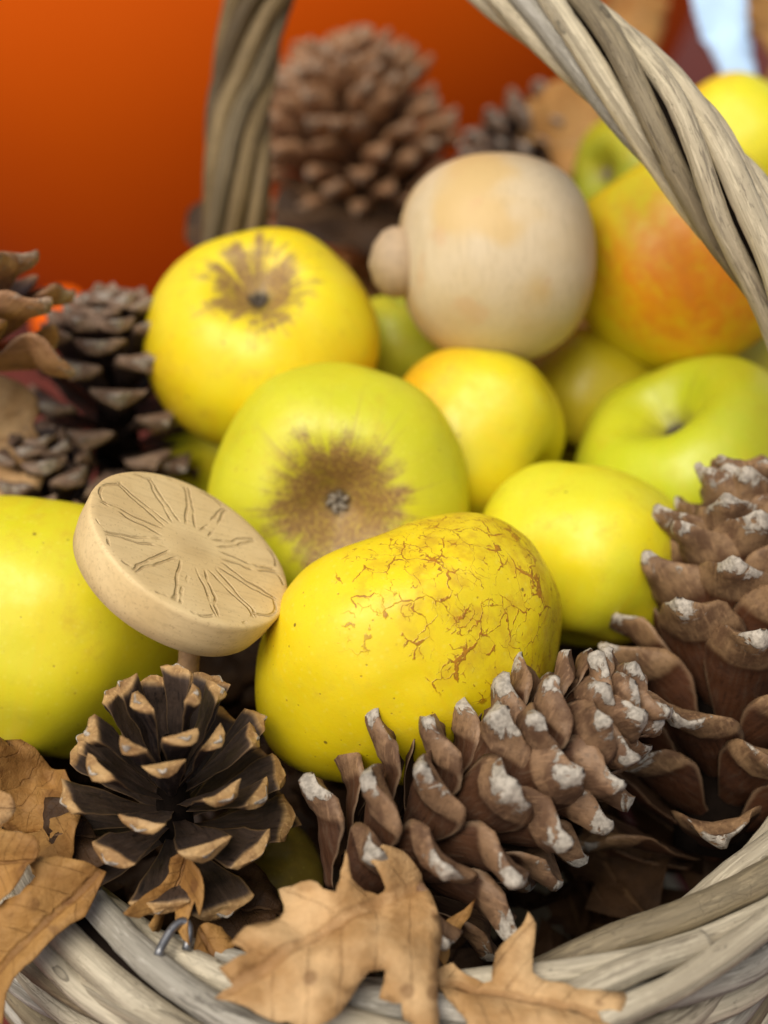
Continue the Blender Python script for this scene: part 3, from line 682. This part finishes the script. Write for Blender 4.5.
# ------------------------------------------------------------------ basket
bt = thing('wicker_basket', Vector((CX, CY, 0)))
tag(bt, 'round weathered willow basket with a thick twisted handle holding apples and cones', 'basket')
inv = Vector((CX, CY, 0))
def rim_path(sc_, z, n=150, dz=0):
    out = []
    for k in range(n):
        a = 2 * PI * k / n
        xx = RA * sc_ * math.cos(a)
        out.append(Vector((xx, RB * sc_ * math.sin(a), z + .035 * (math.sqrt(xx * xx + .0009) + xx))))
    return out
def strands(path, ns, ring, r, turns, mats, parent, name, closed, seed, loose=.0008, wob=.12, ph0=0, skip=()):
    n = len(path); rnd = random.Random(seed)
    T = [((path[(i + 1) % n] - path[i - 1]) if closed else (path[min(i + 1, n - 1)] - path[max(i - 1, 0)])).normalized() for i in range(n)]
    N = [];
    if closed:
        for i in range(n): N.append(Vector((0, 0, 1)))
    else:
        a = T[0].cross(Vector((.3, .9, .1))).normalized()
        for t_ in T:
            a = (a - t_ * a.dot(t_)).normalized(); N.append(a.copy())
    for s in range(ns):
        if s in skip: continue
        ph = 2 * PI * s / ns + ph0 + rnd.uniform(-.12, .12); rr = r * rnd.uniform(.86, 1.14); pts = []
        for i in range(n):
            u = i / (n if closed else n - 1); a = N[i]; b_ = T[i].cross(a)
            an = ph + turns * 2 * PI * u + wob * math.sin(u * 6.28 * 3 + s * 1.7)
            rg = ring + loose * math.sin(u * 6.28 * 5 + s * 2.3) + loose * nz(path[i], 40, s + seed)
            pts.append(path[i] + a * (math.cos(an) * rg) + b_ * (math.sin(an) * rg))
        V, F, U = tube(pts, lambda u, an, p: rr * (1 + .03 * math.sin(2 * an + s + u * 9) + .05 * nz(p, 70, s) + .05 * nz(p + Vector((an * .002, 0, 0)), 300, s)), 14, v0=s * 2 + seed * 20, closed=closed)
        o = build(name, V, F, mats[s % len(mats)], parent)
        me = o.data; l = me.uv_layers.new(name='UVMap')
        for lp in me.loops: l.data[lp.index].uv = U[lp.vertex_index]
M_willow_rim = willow_mat('tan grey willow', (.55, .48, .355), (.39, .33, .235), (.12, .095, .065), .75)
rim_mats = [M_willow_grey, M_willow_rim, M_willow_rim, M_willow_old, M_willow_rim]
strands(rim_path(1.0, ZR, 260), 7, .0090, .0036, 3, rim_mats, bt, 'rim_rod', True, 3, loose=.0013)
V, F, U = tube(rim_path(1.0, ZR, 120), .0078, 10, closed=True); build('rim_core', V, F, M_core, bt, uv=U)  # near-black core colour darkens the gaps between the rim rods
# waling rows below the rim
row_mats = [M_willow_rim, M_willow_grey, M_willow_old]
for k in range(14):
    z = ZR - .0135 - k * .0080; sc_ = 1.040 - .0012 * k - .0016 * k * k * .6
    parts = []
    path = rim_path(sc_, z, 180); rnd = random.Random(90 + k)
    for s in range(2):
        pts = []
        for i, p in enumerate(path):
            u = i / len(path); an = s * PI + (7 if k % 2 else -7) * 2 * PI * u + k
            od = Vector((p.x / RA, p.y / RB, 0)).normalized()
            pts.append(p + od * (math.cos(an) * .0036) + Vector((0, 0, math.sin(an) * .0032 + .0006 * nz(p, 60, k))))
        parts.append(tube(pts, lambda u, an, p: .0037 * (1 + .08 * nz(p, 80, k)), 10, v0=s * 2 + k * 6, closed=True))
    V, F, U = merge(*parts); build('weave_row', V, F, row_mats[k % 3], bt, uv=U)
for k in range(26):
    a = 2 * PI * k / 26; pts = []
    for q in range(8):
        z = ZR - .016 * q; kk = q * .016 / .0092; s_ = 1.0 - .0012 * kk - .001 * kk * kk
        pts.append(Vector((RA * s_ * math.cos(a), RB * s_ * math.sin(a), z)))
    V, F, U = tube(pts, .0032, 8, v0=k * 2); build('stake', V, F, M_willow_old, bt, uv=U)
V, F, U = lathe([(.001, .002), (.85, .002), (.86, .012), (.001, .012)], 64, lambda p: Vector((p.x * RA, p.y * RB, p.z))); build('base', V, F, M_willow_old, bt, uv=U)
# the handle
A0 = Vector((.131, .312, ZR - .02)); A1 = Vector((.132, .316, ZR + .02))
hp = [A0, A1, P(812, 350, .372), P(729, 205, .366), P(640, 92, .374), P(532, -2, .398), P(425, -68, .445), P(330, -82, .475), P(265, -20, .492), P(243, 90, .497), P(238, 200, .490)]
hp += [Vector((-.058, .462, ZR + .02)), Vector((-.058, .458, ZR - .02))]
hp = spline([p - inv for p in hp], 22)
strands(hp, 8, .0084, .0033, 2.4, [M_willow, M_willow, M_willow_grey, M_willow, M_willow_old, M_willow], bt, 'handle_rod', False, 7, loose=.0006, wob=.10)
V, F, U = tube(hp, .0070, 10); build('handle_core', V, F, M_core, bt, uv=U)  # core coloured near black to darken the gaps between handle rods
# loose willow ends tucked along the outside of the rim
for a in ([(566, 1000, .3065), (640, 966, .3105), (706, 944, .3155)], [(600, 1022, .303), (690, 978, .309), (790, 906, .321)], [(60, 965, .332), (120, 1000, .320), (190, 1040, .308)]):
    pts = spline([P(*q) - inv for q in a], 14)
    V, F, U = tube(pts, lambda u, an, p: .0031 * (1 + .08 * nz(p, 90, 5) + .04 * math.sin(2 * an)), 14, v0=a[0][0] * .2); build('rim_rod', V, F, M_willow_rim, bt, uv=U)
# wire staple over the rim
def staple(x0, y0, d, sz, lean):
    a = P(x0, y0, d); pts = []
    for k in range(17):
        t_ = k / 16; an = PI * t_
        pts.append(a - inv + RT * (math.cos(PI - an) * sz * .55 + lean * math.sin(an) * sz) + UP * (math.sin(an) * sz * 1.15 - .003) + FW * (.004 * (t_ - .5) + .004 * math.sin(an)))
    V, F, U = tube(pts, .0011, 8); build('wire_staple', V, F, M_wire, bt)
staple(172, 940, .318, .0052, .35)

# ------------------------------------------------------------------ what stands behind
def pot(label, loc, prof, mat, name, cat, rimlabel=None):
    t = thing(name, loc); V, F, U = lathe(prof, 96); build('bowl', V, F, mat, t); tag(t, label, cat); return t
g = G('orange glaze'); n = g.noise(g.obj, 3, 3)
g.bump(g.noise(g.obj, 40, 3), .05, .001)
M_orange = g.done(g.mix(g.step(n, .3, .7), (.82, .125, .001), (.76, .105, .001)), .6, Specular_IOR_Level=.15)
prof = [(.02, .0), (.13, .0), (.16, .01), (.205, .05), (.255, .12), (.290, .20), (.303, .28), (.296, .35), (.27, .41), (.262, .425), (.27, .435), (.265, .445), (.245, .445), (.24, .42), (.25, .37), (.05, .33), (.001, .33)]
ps = spline([Vector((r_, z_, 0)) for r_, z_ in prof], 4)
pot('large round orange pot out of focus behind the basket', Vector((-.085, 1.00, 0)), [(max(p.x, .0005), p.y) for p in ps], M_orange, 'orange_pot', 'pot')
pot('small bright orange gourd glimpsed behind the left edge cone', P(64, 322, .60) - Vector((0, 0, .013)), [(.001, 0), (.007, .0), (.012, .006), (.0138, .013), (.012, .0216), (.007, .0264), (.0024, .0258), (.001, .0252)], M_orange, 'orange_gourd', 'gourd')
M_blue = plain('pale blue sky sheet', (.52, .73, 1.0), .8, .06, 90, .3)
o = leaf('pale blue sheet added for bright sky, blurred behind the far yellow apple at top right', [(688, -50), (744, -50), (748, 10), (752, 60), (756, 96), (736, 114), (722, 84), (706, 40), (694, 4)], .600, R(10), M_blue, 50, amp=.003, name='blue_sky_sheet', group=None, res=.005)  # added sheet turned to catch the light, standing in for bright sky
o['category'] = 'sky stand-in'

# ------------------------------------------------------------------ ground
M_red = plain('dark red cloth', (.12, .018, .010), .85, .25, 30, .3)
n = 40; V = [Vector((-6 + 12 * i / n, -3 + 12 * j / n, 0)) for j in range(n + 1) for i in range(n + 1)]
F = [(j * (n + 1) + i, j * (n + 1) + i + 1, (j + 1) * (n + 1) + i + 1, (j + 1) * (n + 1) + i) for j in range(n) for i in range(n)]
o = build('ground', V, F, M_red); tag(o, kind='structure')
